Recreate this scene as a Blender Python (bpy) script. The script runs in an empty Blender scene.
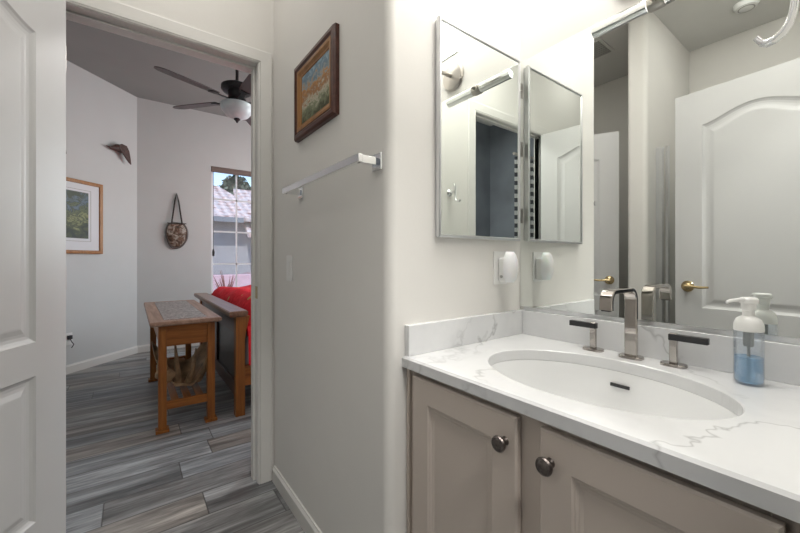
import bpy, bmesh, math, random
from mathutils import Vector, Matrix
random.seed(7)
sc = bpy.context.scene
COL = sc.collection
PI = math.pi

# ------------------------------------------------------------------ camera
YAW = math.radians(36.76)
cd = bpy.data.cameras.new('camera')
cam = bpy.data.objects.new('camera', cd); COL.objects.link(cam)
cam.location = (0, 0, 1.084)
fw = Vector((-math.cos(YAW), math.sin(YAW), 0))
cam.rotation_euler = fw.to_track_quat('-Z', 'Y').to_euler()
cd.sensor_width = 36; cd.lens = 359.36 / 800 * 36; cd.shift_y = -0.0083
cd.clip_start = 0.02; cd.clip_end = 200
sc.camera = cam

# ------------------------------------------------------------------ world, sun, exposure
w = bpy.data.worlds.new('sky'); sc.world = w; w.use_nodes = True
nt = w.node_tree; bg = nt.nodes['Background']
sky = nt.nodes.new('ShaderNodeTexSky'); sky.sky_type = 'NISHITA'
sky.sun_elevation = math.radians(38); sky.sun_rotation = math.radians(200); sky.sun_disc = False
sky.sun_intensity = 0.3
nt.links.new(sky.outputs[0], bg.inputs[0]); bg.inputs[1].default_value = 0.22
sd = bpy.data.lights.new('sun', 'SUN'); sd.energy = 1.9; sd.angle = 0.02; sd.color = (1, .95, .88)
so = bpy.data.objects.new('sun', sd); COL.objects.link(so)
so.rotation_euler = (math.radians(40), 0, math.radians(70))

def area(name, loc, direction, sx, sy, power, color=(1, 1, 1)):
    l = bpy.data.lights.new(name, 'AREA'); l.shape = 'RECTANGLE'; l.size = sx; l.size_y = sy
    l.energy = power; l.color = color
    o = bpy.data.objects.new(name, l); COL.objects.link(o); o.location = loc
    o.rotation_euler = Vector(direction).to_track_quat('-Z', 'Y').to_euler()
    return o
# added area lamp for bedroom daylight, just inside the unseen side window
area('bedroom_daylight_fill', (-3.55, 3.28, 1.55), (0, -1, -.1), 1.9, 1.5, 36, (.95, .98, 1.0))
area('vanity_fill', (-.40, .80, 2.70), (0, 0, -1), .6, .5, 9.0, (1, .975, .94))  # added unseen fill brightening the vanity walls and counter
area('entry_fill', (-1.35, .15, 2.70), (0, 0, -1), .4, .4, 1.9, (1, .955, .90))  # added soft fill without a fixture, lifts ambient near the bedroom doorway
area('rear_nook_fill', (-.36, -.48, 2.70), (-.1, -.2, -1), .35, .35, 1.8, (1, .975, .94))  # unseen lamp added to brighten the nook behind the near door
area('hall_fill', (.75, .3, 2.70), (-.3, 0, -1), .4, .4, 20, (1, .97, .93))  # added lamp in the hall, fills the cabinet fronts through the doorway
area('bedroom_overhead_fill', (-3.0, 2.0, 2.93), (0, 0, -1), .5, .5, 12, (1, .98, .95))  # added overhead fill, evens out the two bedroom walls

vs = sc.view_settings
vs.view_transform = 'Standard'; vs.look = 'None'; vs.gamma = 1; vs.use_curve_mapping = False
vs.exposure = 0.86

# ------------------------------------------------------------------ materials
class N:
    def __init__(s, name):
        s.m = bpy.data.materials.new(name); s.m.use_nodes = True
        s.t = s.m.node_tree; s.b = s.t.nodes['Principled BSDF']
    def n(s, typ, **kw):
        x = s.t.nodes.new(typ)
        for k, v in kw.items():
            if hasattr(x, k) and k not in x.inputs: setattr(x, k, v)
            else: x.inputs[k].default_value = v
        return x
    def l(s, a, b): s.t.links.new(a, b)
    def ramp(s, fac, stops, interp='LINEAR'):
        r = s.n('ShaderNodeValToRGB'); r.color_ramp.interpolation = interp
        e = r.color_ramp.elements
        while len(e) > 2: e.remove(e[-1])
        for i, (p, c) in enumerate(stops):
            x = e[i] if i < 2 else e.new(p)
            x.position = p; x.color = (c[0], c[1], c[2], 1)
        s.l(fac, r.inputs[0]); return r.outputs[0]
    def math(s, op, a, b=None, c=None):
        x = s.n('ShaderNodeMath', operation=op)
        for i, v in enumerate((a, b, c)):
            if v is None: continue
            if isinstance(v, (int, float)): x.inputs[i].default_value = v
            else: s.l(v, x.inputs[i])
        return x.outputs[0]
    def mix(s, fac, a, b, blend='MIX'):
        x = s.n('ShaderNodeMix', data_type='RGBA', blend_type=blend)
        for i, v in ((0, fac), (6, a), (7, b)):
            if isinstance(v, (int, float)): x.inputs[i].default_value = v
            elif isinstance(v, tuple): x.inputs[i].default_value = (*v, 1)
            else: s.l(v, x.inputs[i])
        return x.outputs[2]
    def noise(s, scale, detail=3, vec=None, rough=.5, dist=0):
        x = s.n('ShaderNodeTexNoise', Scale=scale, Detail=detail, Roughness=rough, Distortion=dist)
        if vec is not None: s.l(vec, x.inputs['Vector'])
        return x.outputs['Fac']
    def obj(s, sc=(1, 1, 1), rot=(0, 0, 0), kind='Object'):
        tc = s.n('ShaderNodeTexCoord'); mp = s.n('ShaderNodeMapping')
        mp.inputs['Scale'].default_value = sc; mp.inputs['Rotation'].default_value = rot
        s.l(tc.outputs[kind], mp.inputs['Vector']); return mp.outputs[0]
    def bump(s, h, strength=.1, dist=.01):
        b = s.n('ShaderNodeBump', Strength=strength, Distance=dist); s.l(h, b.inputs['Height'])
        s.l(b.outputs[0], s.b.inputs['Normal'])

def plain(name, col, rough=.5, metal=0, var=.03, scale=6, bump=0, bscale=200, **kw):
    k = N(name); k.b.inputs['Roughness'].default_value = rough; k.b.inputs['Metallic'].default_value = metal
    v = k.obj(); f = k.noise(scale, 3, v)
    lo = tuple(c * (1 - var) for c in col); hi = tuple(min(1, c * (1 + var)) for c in col)
    k.l(k.ramp(f, [(.3, lo), (.7, hi)]), k.b.inputs['Base Color'])
    if bump: k.bump(k.noise(bscale, 2, v), bump, .002)
    for a, b in kw.items(): k.b.inputs[a.replace('_', ' ')].default_value = b
    return k.m

def wood(name, dark, light, axis='x', rough=.42, scale=1.0, coat=.05):
    k = N(name); s = {'x': (1.5, 22, 22), 'y': (22, 1.5, 22), 'z': (22, 22, 1.5)}[axis]
    v = k.obj(tuple(a * scale for a in s)); f = k.noise(1.6, 6, v, .6, .6)
    k.l(k.ramp(f, [(.25, dark), (.5, tuple((a + b) / 2 for a, b in zip(dark, light))), (.75, light)]), k.b.inputs['Base Color'])
    k.b.inputs['Roughness'].default_value = rough; k.b.inputs['Coat Weight'].default_value = coat
    k.b.inputs['Specular IOR Level'].default_value = .35; k.bump(f, .08, .003); return k.m

M = {}
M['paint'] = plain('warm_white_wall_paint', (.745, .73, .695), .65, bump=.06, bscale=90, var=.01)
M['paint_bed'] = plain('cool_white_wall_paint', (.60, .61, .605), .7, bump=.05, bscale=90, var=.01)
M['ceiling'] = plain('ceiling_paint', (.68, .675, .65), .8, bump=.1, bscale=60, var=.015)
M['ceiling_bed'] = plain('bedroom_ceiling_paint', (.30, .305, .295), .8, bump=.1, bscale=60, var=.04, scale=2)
M['trim'] = plain('semi_gloss_trim_white', (.72, .71, .68), .35, var=.01)
M['door'] = plain('door_white_enamel', (.57, .57, .565), .4, var=.01)
M['slate'] = plain('slate_hall_paint', (.17, .19, .22), .7, var=.18, scale=3)
M['chrome'] = plain('polished_chrome', (.86, .87, .88), .07, 1, var=.01)
M['alu'] = plain('brushed_aluminium_frame', (.72, .73, .74), .28, 1, var=.03)
M['gun'] = plain('polished_gunmetal_nickel', (.44, .41, .385), .06, 1, var=.04, scale=30)
M['nickel'] = plain('satin_nickel', (.50, .47, .44), .32, 1, var=.04)
M['pewter'] = plain('dark_pewter', (.16, .14, .13), .35, 1, var=.35, scale=160)
M['brass'] = plain('satin_brass', (.58, .45, .25), .22, 1, var=.05)
M['black'] = plain('matte_black', (.018, .018, .020), .45, var=.1)
M['blackmetal'] = plain('black_fan_metal', (.025, .024, .026), .35, .3, var=.1)
M['cabinet'] = plain('greige_cabinet_paint', (.57, .50, .44), .42, var=.015, scale=2)
M['recess'] = plain('cabinet_recess', (.20, .17, .15), .6)
M['porcelain'] = plain('white_porcelain', (.87, .875, .87), .12, var=.01, Coat_Weight=.5)
M['plastic'] = plain('white_plastic', (.82, .82, .80), .35, var=.01)
M['bulb'] = plain('frosted_milky_plastic', (.86, .86, .86), .3, var=.01, Subsurface_Weight=.2)
M['grey'] = plain('grey_plastic', (.35, .35, .33), .5)
M['mat_board'] = plain('white_mat_board', (.74, .75, .78), .8, var=.01)
M['wood_oak'] = wood('honey_oak_frame', (.24, .10, .03), (.48, .23, .08), 'z')
M['table_z'] = wood('warm_cherry_upright', (.15, .045, .008), (.44, .165, .035), 'z')
M['table_x'] = wood('warm_cherry_long', (.15, .045, .008), (.44, .165, .035), 'x')
M['table_y'] = wood('warm_cherry_cross', (.15, .045, .008), (.46, .17, .036), 'y')
M['top_x'] = wood('faded_walnut_top', (.22, .125, .08), (.48, .31, .23), 'x', .45)
M['foot_x'] = wood('dark_walnut_rail', (.14, .075, .045), (.32, .18, .115), 'x', .3)
M['frame_dark'] = wood('mahogany_frame', (.045, .016, .012), (.12, .045, .030), 'x', .3)
M['frame_inner'] = wood('gilded_walnut_inner', (.20, .09, .03), (.40, .20, .07), 'z', .35)
M['blade'] = wood('dark_fan_blade', (.055, .045, .045), (.10, .085, .085), 'x', .45, coat=.1)
M['antler'] = plain('weathered_antler', (.42, .28, .16), .55, var=.5, scale=14, bump=.3, bscale=60)
M['dark_panel'] = plain('blackened_panel', (.02, .019, .02), .3, var=.2)
M['headrail'] = wood('taupe_headrail', (.14, .10, .085), (.24, .185, .16), 'y', .5)
M['vinyl'] = plain('white_window_vinyl', (.75, .76, .78), .4)
M['stucco'] = plain('grey_stucco', (.34, .33, .35), .9, var=.06, bump=.4, bscale=30)
M['fascia'] = plain('grey_fascia', (.20, .21, .24), .8)
M['pink'] = plain('pink_painted_block_wall', (.62, .46, .52), .9, var=.06)
M['ground'] = plain('desert_gravel', (.36, .31, .27), .95, var=.3, scale=20)
M['leaf'] = plain('dusty_green_leaves', (.085, .105, .075), .7, var=.5, scale=9)
M['trunk'] = plain('tree_bark', (.10, .07, .05), .9, var=.3)
M['twig'] = plain('dry_reddish_shrub', (.20, .10, .09), .8, var=.4, scale=20)

def mirror_mat(name, col):
    k = N(name); k.b.inputs['Base Color'].default_value = (*col, 1); k.b.inputs['Metallic'].default_value = 1
    k.b.inputs['Roughness'].default_value = .004; return k.m
M['mirror'] = mirror_mat('silvered_mirror', (.86, .885, .865))

def glass_pane(name, tint=(1, 1, 1), refl=.08):
    m = bpy.data.materials.new(name); m.use_nodes = True; t = m.node_tree
    t.nodes.remove(t.nodes['Principled BSDF']); out = t.nodes['Material Output']
    tr = t.nodes.new('ShaderNodeBsdfTransparent'); tr.inputs[0].default_value = (*tint, 1)
    gl = t.nodes.new('ShaderNodeBsdfGlossy'); gl.inputs['Roughness'].default_value = .01
    lw = t.nodes.new('ShaderNodeLayerWeight'); lw.inputs[0].default_value = .35
    mt = t.nodes.new('ShaderNodeMath'); mt.operation = 'MULTIPLY_ADD'
    mt.inputs[1].default_value = .5; mt.inputs[2].default_value = refl
    mx = t.nodes.new('ShaderNodeMixShader')
    t.links.new(lw.outputs['Facing'], mt.inputs[0]); t.links.new(mt.outputs[0], mx.inputs[0])
    t.links.new(tr.outputs[0], mx.inputs[1]); t.links.new(gl.outputs[0], mx.inputs[2])
    t.links.new(mx.outputs[0], out.inputs[0]); return m
M['pane'] = glass_pane('window_glass', (.93, .95, .97), .05)
M['shower_glass'] = glass_pane('shower_glass', (.80, .86, .82), .10)
M['bottle'] = glass_pane('clear_bottle_plastic', (.95, .97, .99), .04)

def liquid():
    k = N('blue_soap_liquid')
    v = k.obj(); f = k.noise(40, 2, v)
    k.l(k.ramp(f, [(.3, (.42, .68, .92)), (.7, (.55, .78, .97))]), k.b.inputs['Base Color'])
    k.b.inputs['Roughness'].default_value = .1; k.b.inputs['Transmission Weight'].default_value = .55
    k.b.inputs['IOR'].default_value = 1.15; return k.m
M['liquid'] = liquid()

def emit(name, col, st):
    k = N(name); k.b.inputs['Base Color'].default_value = (*col, 1)
    k.b.inputs['Emission Color'].default_value = (*col, 1); k.b.inputs['Emission Strength'].default_value = st
    k.b.inputs['Roughness'].default_value = .4; return k.m
M['tube'] = emit('lit_frosted_tube', (1, .975, .94), 8)

def bowl():
    k = N('alabaster_bowl_glass'); v = k.obj(); f = k.noise(9, 4, v, dist=1)
    k.l(k.ramp(f, [(.3, (.50, .60, .64)), (.7, (.68, .76, .78))]), k.b.inputs['Base Color'])
    k.b.inputs['Roughness'].default_value = .3; return k.m
M['bowl'] = bowl()

def quartz():
    k = N('white_veined_quartz'); v = k.obj()
    d = k.n('ShaderNodeTexNoise', Scale=2.2, Detail=5.0, Roughness=.6); k.l(v, d.inputs['Vector'])
    off = k.n('ShaderNodeVectorMath', operation='SCALE'); off.inputs['Scale'].default_value = .75
    k.l(d.outputs['Color'], off.inputs[0])
    ad = k.n('ShaderNodeVectorMath', operation='ADD'); k.l(v, ad.inputs[0]); k.l(off.outputs[0], ad.inputs[1])
    f = k.noise(2.3, 3, ad.outputs[0], .55)
    a = k.math('ABSOLUTE', k.math('SUBTRACT', f, .5))
    vein = k.ramp(a, [(0, (1, 1, 1)), (.006, (.55, .55, .55)), (.02, (0, 0, 0))])
    brk = k.ramp(k.noise(3.1, 2, v), [(.38, (0, 0, 0)), (.52, (1, 1, 1))])
    fac = k.math('MULTIPLY', vein, brk); fac = k.math('MULTIPLY', fac, .6)
    cloud = k.ramp(k.noise(2.6, 5, ad.outputs[0]), [(.35, (.68, .685, .69)), (.6, (.765, .77, .772))])
    k.l(k.mix(fac, cloud, (.33, .33, .33)), k.b.inputs['Base Color'])
    k.b.inputs['Roughness'].default_value = .16; return k.m
M['quartz'] = quartz()

def planks():
    k = N('grey_wood_look_plank'); tc = k.n('ShaderNodeTexCoord')
    sp = k.n('ShaderNodeSeparateXYZ'); k.l(tc.outputs['Object'], sp.inputs[0])
    X, Y = sp.outputs[0], sp.outputs[1]; W, L = .178, 1.22
    xr = k.math('DIVIDE', k.math('ADD', X, 20.05), W); row = k.math('FLOOR', xr); fx = k.math('FRACT', xr)
    jit = k.math('MULTIPLY', k.math('FRACT', k.math('MULTIPLY', k.math('SINE', k.math('MULTIPLY', row, 12.9898)), 437.585)), 1.0)
    yr = k.math('ADD', k.math('DIVIDE', k.math('ADD', Y, 20.0), L), jit); col = k.math('FLOOR', yr); fy = k.math('FRACT', yr)
    cb = k.n('ShaderNodeCombineXYZ'); k.l(row, cb.inputs[0]); k.l(col, cb.inputs[1])
    wn = k.n('ShaderNodeTexWhiteNoise', noise_dimensions='3D'); k.l(cb.outputs[0], wn.inputs['Vector'])
    rnd = wn.outputs['Value']; rc = k.n('ShaderNodeSeparateColor'); k.l(wn.outputs['Color'], rc.inputs[0])
    # grain: long streaks down the plank, different on each
    gx = k.math('ADD', k.math('MULTIPLY', X, 10.0), k.math('MULTIPLY', rnd, 57.0))
    gy = k.math('ADD', k.math('MULTIPLY', Y, .75), k.math('MULTIPLY', rc.outputs[1], 31.0))
    gv = k.n('ShaderNodeCombineXYZ'); k.l(gx, gv.inputs[0]); k.l(gy, gv.inputs[1]); k.l(rnd, gv.inputs[2])
    g1 = k.noise(1.3, 6, gv.outputs[0], .62, .7)
    gv2 = k.n('ShaderNodeVectorMath', operation='MULTIPLY'); k.l(gv.outputs[0], gv2.inputs[0]); gv2.inputs[1].default_value = (4.5, 5, 1)
    g2 = k.noise(1.8, 5, gv2.outputs[0], .65, .3)
    g = k.math('ADD', k.math('MULTIPLY', g1, .72), k.math('MULTIPLY', g2, .28))
    base = k.ramp(g, [(.32, (.09, .088, .086)), (.43, (.205, .202, .198)), (.52, (.35, .345, .34)), (.62, (.58, .575, .565))])
    tint = k.ramp(rc.outputs[2], [(0, (.84, .92, 1)), (.55, (.96, .98, 1)), (1, (1.0, .95, .90))])
    val = k.ramp(rnd, [(0, (.66, .66, .66)), (1, (1, 1, 1))])
    c = k.mix(1.0, base, tint, 'MULTIPLY'); c = k.mix(1.0, c, val, 'MULTIPLY')
    ex = k.math('MINIMUM', fx, k.math('SUBTRACT', 1.0, fx)); ex = k.math('MULTIPLY', ex, W)
    ey = k.math('MINIMUM', fy, k.math('SUBTRACT', 1.0, fy)); ey = k.math('MULTIPLY', ey, L)
    e = k.math('MINIMUM', ex, ey); gap = k.ramp(e, [(.0006, (1, 1, 1)), (.0018, (0, 0, 0))])
    c = k.mix(gap, c, (.06, .06, .06)); k.l(c, k.b.inputs['Base Color'])
    k.b.inputs['Roughness'].default_value = .42
    k.bump(k.math('SUBTRACT', k.math('MULTIPLY', g, .3), gap), .25, .002); return k.m
M['planks'] = planks()

def tiles_roof():
    k = N('clay_roof_tiles'); v = k.obj((1, 1, 1)); sp = k.n('ShaderNodeSeparateXYZ'); k.l(v, sp.inputs[0])
    wv = k.math('SINE', k.math('MULTIPLY', sp.outputs[1], 26.0))
    rowf = k.math('FRACT', k.math('MULTIPLY', sp.outputs[0], 3.0))
    f = k.math('ADD', k.math('MULTIPLY', wv, .35), rowf)
    k.l(k.mix(k.ramp(k.noise(5, 4, v), [(.4, (0, 0, 0)), (.62, (1, 1, 1))]),
        k.ramp(f, [(0, (.20, .11, .10)), (.5, (.46, .30, .27)), (1, (.66, .54, .52))]), (.48, .43, .44)), k.b.inputs['Base Color'])
    k.b.inputs['Roughness'].default_value = .9; k.bump(f, .8, .04); return k.m
M['roof'] = tiles_roof()

def redquilt():
    k = N('red_patterned_quilt'); v = k.obj()
    vo = k.n('ShaderNodeTexVoronoi', Scale=6.5, Randomness=.9); k.l(v, vo.inputs['Vector'])
    f = k.math('ADD', vo.outputs['Distance'], k.math('MULTIPLY', k.noise(24, 3, v), .22))
    pat = k.ramp(f, [(.235, (1, 1, 1)), (.265, (0, 0, 0))])
    r = k.ramp(k.noise(30, 4, v), [(.3, (.68, .012, .025)), (.7, (.90, .045, .06))])
    k.l(k.mix(pat, r, (.62, .36, .14)), k.b.inputs['Base Color'])
    k.b.inputs['Roughness'].default_value = .85; k.b.inputs['Specular IOR Level'].default_value = .2
    k.bump(k.noise(120, 2, v), .3, .003); return k.m
M['quilt'] = redquilt()

def art(name, stops, scale, axis=2, noise_amt=.5, nscale=9):
    k = N(name); v = k.obj(kind='Generated'); sp = k.n('ShaderNodeSeparateXYZ'); k.l(v, sp.inputs[0])
    f = k.math('ADD', sp.outputs[axis], k.math('MULTIPLY', k.math('SUBTRACT', k.noise(nscale, 5, v, .65, .8), .5), noise_amt))
    a = k.ramp(f, stops)
    k.l(k.mix(k.math('MULTIPLY', k.noise(nscale * 4, 4, v), .45), a, (.30, .27, .2), 'OVERLAY'), k.b.inputs['Base Color'])
    k.b.inputs['Roughness'].default_value = .5; return k.m
M['cattle_art'] = art('autumn_herd_painting', [(0, (.05, .055, .02)), (.25, (.22, .25, .15)), (.38, (.55, .52, .42)), (.5, (.28, .13, .05)),
                      (.62, (.50, .22, .04)), (.72, (.30, .34, .34)), (.85, (.10, .19, .27)), (1, (.30, .42, .52))], 1, 2, .95, 8)
M['forest_art'] = art('green_woodland_print', [(0, (.02, .03, .02)), (.3, (.07, .09, .035)), (.42, (.30, .32, .14)), (.5, (.04, .055, .03)),
                      (.62, (.14, .18, .09)), (.70, (.04, .055, .04)), (.82, (.13, .19, .26)), (1, (.06, .08, .05))], 1, 2, 1.5, 8)

def granite():
    k = N('speckled_slate_inset'); v = k.obj()
    f = k.noise(55, 4, v, .7); f2 = k.noise(9, 3, v)
    k.l(k.mix(k.math('MULTIPLY', f2, .5), k.ramp(f, [(.35, (.07, .065, .065)), (.5, (.22, .205, .20)), (.64, (.66, .62, .60))]), (.24, .18, .15)), k.b.inputs['Base Color'])
    k.b.inputs['Roughness'].default_value = .35; k.bump(f, .3, .003); return k.m
M['granite'] = granite()

def shell():
    k = N('mottled_shell_hide'); v = k.obj(); f = k.noise(13, 5, v, .6, 1.2)
    k.l(k.ramp(f, [(.36, (.045, .03, .022)), (.46, (.15, .08, .045)), (.52, (.24, .20, .17)), (.60, (.50, .44, .37)), (.68, (.14, .12, .11))]), k.b.inputs['Base Color'])
    k.b.inputs['Roughness'].default_value = .5; return k.m
M['shell'] = shell()
M['rim'] = plain('dark_shell_rim', (.10, .085, .075), .5, var=.4, scale=40)
M['leather'] = plain('dark_leather_cord', (.035, .025, .02), .6)
M['bird'] = plain('carved_dark_feathers', (.075, .038, .032), .55, var=.45, scale=35, bump=.4, bscale=70)

def stripes():
    k = N('striped_cloth'); v = k.obj(); sp = k.n('ShaderNodeSeparateXYZ'); k.l(v, sp.inputs[0])
    f = k.math('FRACT', k.math('MULTIPLY', sp.outputs[2], 13.5))
    k.l(k.ramp(f, [(.48, (.04, .045, .055)), (.52, (.42, .43, .44))]), k.b.inputs['Base Color'])
    k.b.inputs['Roughness'].default_value = .9; return k.m
M['stripe'] = stripes()

# ------------------------------------------------------------------ mesh helpers
def wm(o):
    m = o.matrix_basis.copy()
    while o.parent: o = o.parent; m = o.matrix_basis @ m
    return m

class MB:
    def __init__(s): s.bm = bmesh.new()
    def face(s, pts):
        try: return s.bm.faces.new([s.bm.verts.new(p) for p in pts])
        except ValueError: return None
    def box(s, x0, x1, y0, y1, z0, z1, mat=None):
        x0, x1 = sorted((x0, x1)); y0, y1 = sorted((y0, y1)); z0, z1 = sorted((z0, z1))
        c = [Vector((x, y, z)) for x in (x0, x1) for y in (y0, y1) for z in (z0, z1)]
        if mat: c = [mat @ p for p in c]
        v = [s.bm.verts.new(p) for p in c]
        for f in ((0, 1, 3, 2), (4, 6, 7, 5), (0, 4, 5, 1), (2, 3, 7, 6), (0, 2, 6, 4), (1, 5, 7, 3)):
            s.bm.faces.new([v[i] for i in f])
        return s
    def rings(s, loops, cap0=True, cap1=True, closed=True):
        vs_ = [[s.bm.verts.new(p) for p in lp] for lp in loops]
        n = len(loops[0])
        for a, b in zip(vs_, vs_[1:]):
            for i in range(n if closed else n - 1):
                j = (i + 1) % n
                try: s.bm.faces.new((a[i], a[j], b[j], b[i]))
                except ValueError: pass
        if cap0: s.bm.faces.new(list(reversed(vs_[0])))
        if cap1: s.bm.faces.new(vs_[-1])
        return s
    def prism(s, poly, a, b, axis='z'):
        def P(p, h): return {'z': (p[0], p[1], h), 'y': (p[0], h, p[1]), 'x': (h, p[0], p[1])}[axis]
        return s.rings([[P(p, a) for p in poly], [P(p, b) for p in poly]])
    def lathe(s, prof, c, axis=(0, 0, 1), seg=32, sx=1, sy=1, cap=True):
        q = Vector(axis).normalized().to_track_quat('Z', 'Y').to_matrix(); c = Vector(c)
        lp = [[c + q @ Vector((max(r, 1e-5) * math.cos(2 * PI * i / seg) * sx, max(r, 1e-5) * math.sin(2 * PI * i / seg) * sy, h)) for i in range(seg)] for r, h in prof]
        return s.rings(lp, cap, cap)
    def tube(s, pts, r, seg=10, cap=True):
        pts = [Vector(p) for p in pts]; n = len(pts)
        rs = r if isinstance(r, (list, tuple)) else [r] * n
        up = None; lp = []
        for i, p in enumerate(pts):
            t = (pts[min(i + 1, n - 1)] - pts[max(i - 1, 0)]).normalized()
            if up is None: up = t.orthogonal().normalized()
            up = (up - t * up.dot(t)).normalized(); sd_ = t.cross(up)
            lp.append([p + (up * math.cos(2 * PI * k / seg) + sd_ * math.sin(2 * PI * k / seg)) * rs[i] for k in range(seg)])
        return s.rings(lp, cap, cap)
    def sphere(s, c, r, seg=24, rr=14, sc_=(1, 1, 1)):
        pr = [(math.sin(PI * i / rr), -math.cos(PI * i / rr)) for i in range(rr + 1)]
        lp = [[(c[0] + r * sc_[0] * max(a, 1e-4) * math.cos(2 * PI * k / seg), c[1] + r * sc_[1] * max(a, 1e-4) * math.sin(2 * PI * k / seg), c[2] + r * sc_[2] * b) for k in range(seg)] for a, b in pr]
        return s.rings(lp)
    def sweep(s, pts, wv, half_w, half_t, r=None):
        """flat strap: rounded-rectangle section swept along pts; wv = width direction"""
        pts = [Vector(p) for p in pts]; wv = Vector(wv).normalized(); n = len(pts); lp = []
        for i, p in enumerate(pts):
            t = (pts[min(i + 1, n - 1)] - pts[max(i - 1, 0)]).normalized(); nn = t.cross(wv).normalized()
            c = min(half_w, half_t) * .35
            q = [(half_w - c, half_t), (half_w, half_t - c), (half_w, -half_t + c), (half_w - c, -half_t), (-half_w + c, -half_t), (-half_w, -half_t + c), (-half_w, half_t - c), (-half_w + c, half_t)]
            lp.append([p + wv * a + nn * b for a, b in q])
        return s.rings(lp)
    def build(s, name, mat, parent=None, local=False, smooth=False, bevel=0, seg=2, sub=0, angle=35):
        me = bpy.data.meshes.new(name)
        bmesh.ops.remove_doubles(s.bm, verts=s.bm.verts, dist=1e-5)
        bmesh.ops.recalc_face_normals(s.bm, faces=s.bm.faces)
        s.bm.to_mesh(me); s.bm.free()
        o = bpy.data.objects.new(name, me); COL.objects.link(o)
        me.materials.append(mat if not isinstance(mat, str) else M[mat])
        if parent:
            if not local: me.transform(wm(parent).inverted())
            o.parent = parent
        if smooth:
            for p in me.polygons: p.use_smooth = True
            if smooth != 'all':
                try: me.set_sharp_from_angle(angle=math.radians(angle))
                except Exception: pass
        if bevel:
            b = o.modifiers.new('bevel', 'BEVEL'); b.width = bevel; b.segments = seg; b.limit_method = 'ANGLE'; b.angle_limit = math.radians(40)
            if not smooth:
                for p in me.polygons: p.use_smooth = True
                wn = o.modifiers.new('wn', 'WEIGHTED_NORMAL'); wn.keep_sharp = True
        if sub:
            d = o.modifiers.new('sub', 'SUBSURF'); d.levels = sub; d.render_levels = sub
        return o

def tag(o, label=None, cat=None, group=None, kind=None):
    if label: o['label'] = label
    if cat: o['category'] = cat
    if group: o['group'] = group
    if kind: o['kind'] = kind
    return o
def thing(name, label, cat, loc=(0, 0, 0), rz=0, group=None, kind=None):
    o = bpy.data.objects.new(name, None); COL.objects.link(o); o.location = loc; o.rotation_euler = (0, 0, rz)
    o.empty_display_size = .1
    return tag(o, label, cat, group, kind)
def struct(o, label=None): return tag(o, label=label, kind='structure')
def arc(c, r, a0, a1, n):
    return [(c[0] + r * math.cos(math.radians(a0 + (a1 - a0) * i / n)), c[1] + r * math.sin(math.radians(a0 + (a1 - a0) * i / n))) for i in range(n + 1)]
def copy_tree(o, parent=None):
    c = o.copy(); COL.objects.link(c); c.parent = parent
    for ch in list(o.children): copy_tree(ch, c)
    return c

# ================================================================== STRUCTURE
XA = -.811; YM = 1.172; XD = -1.804; XB = -1.924; YC = .565; XR = -.03; HC = 2.74; HB = 2.98; YR = -1.22
OY0, OY1, OZ = -.218, .489, 2.045          # bedroom door opening
struct(MB().box(-5.4, 1.45, -1.7, 3.6, -.12, 0).build('floor', 'planks'), 'grey wood-look plank floor running through bathroom and bedroom')
struct(MB().box(XB - .0, 1.45, -1.34, 1.30, HC, HC + .1).build('ceiling', 'ceiling'), 'off-white bathroom ceiling')
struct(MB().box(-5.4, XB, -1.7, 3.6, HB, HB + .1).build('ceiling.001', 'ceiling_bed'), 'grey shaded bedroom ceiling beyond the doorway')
struct(MB().box(XA, 1.3, YM, YM + .12, 0, HC).build('wall_back', 'paint'), 'white wall behind the vanity mirror')
# chase with a rounded outside corner: side wall beside the vanity and towel-bar wall
R_ = .028
poly = [(XA, YM + .12)] + [(XA - .0, YC + R_)] + arc((XA - R_, YC + R_), R_, 0, -90, 8)[1:] + [(XD, YC), (XD, YC + .12), (XA - .12, YC + .12), (XA - .12, YM + .12)]
struct(MB().prism(poly, 0, HC).build('wall_left', 'paint', smooth=True), 'white wall with a rounded corner carrying the medicine cabinet and towel bar')
b = MB(); b.box(XB, XD, -1.7, OY0 - .02, 0, HB); b.box(XB, XD, OY1 + .02, 3.6, 0, HB); b.box(XB, XD, OY0 - .02, OY1 + .02, OZ + .02, HB)
struct(b.build('wall_doorway', 'paint'), 'white wall with the open doorway into the bedroom')
RO0, RO1 = -.188, .565
b = MB(); b.box(XR, XR + .07, -1.34, RO0 - .02, 0, HC); b.box(XR, XR + .07, RO1 + .02, YM, 0, HC); b.box(XR, XR + .07, RO0 - .02, RO1 + .02, OZ + .02, HC)
struct(b.build('wall_right', 'paint'), 'white wall at the right with the entry doorway')
struct(MB().box(XD, XR + .07, YR - .12, YR, 0, HC).build('wall_rear', 'paint'), 'plain white wall opposite the vanity mirror')
sx0, sx1, sy1 = -1.03, -.91, -.35
poly = [(sx0, YR), (sx0, sy1 - R_)] + arc((sx0 + R_, sy1 - R_), R_, 180, 90, 6)[1:] + arc((sx1 - R_, sy1 - R_), R_, 90, 0, 6) + [(sx1, YR)]
struct(MB().prism(poly, 0, HC).build('wall_stub', 'paint', smooth=True), 'short white partition wall seen in the mirror')
struct(MB().box(XR + .07, 1.3, YR - .12, YR, 0, HC).build('wall_hall_end', 'slate'), 'dark slate end wall of the hall seen in the cabinet mirror')
struct(MB().box(1.3, 1.42, -1.34, 1.30, 0, HC).build('wall_hall', 'slate'), 'dark slate hall wall seen in the cabinet mirror')
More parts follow.
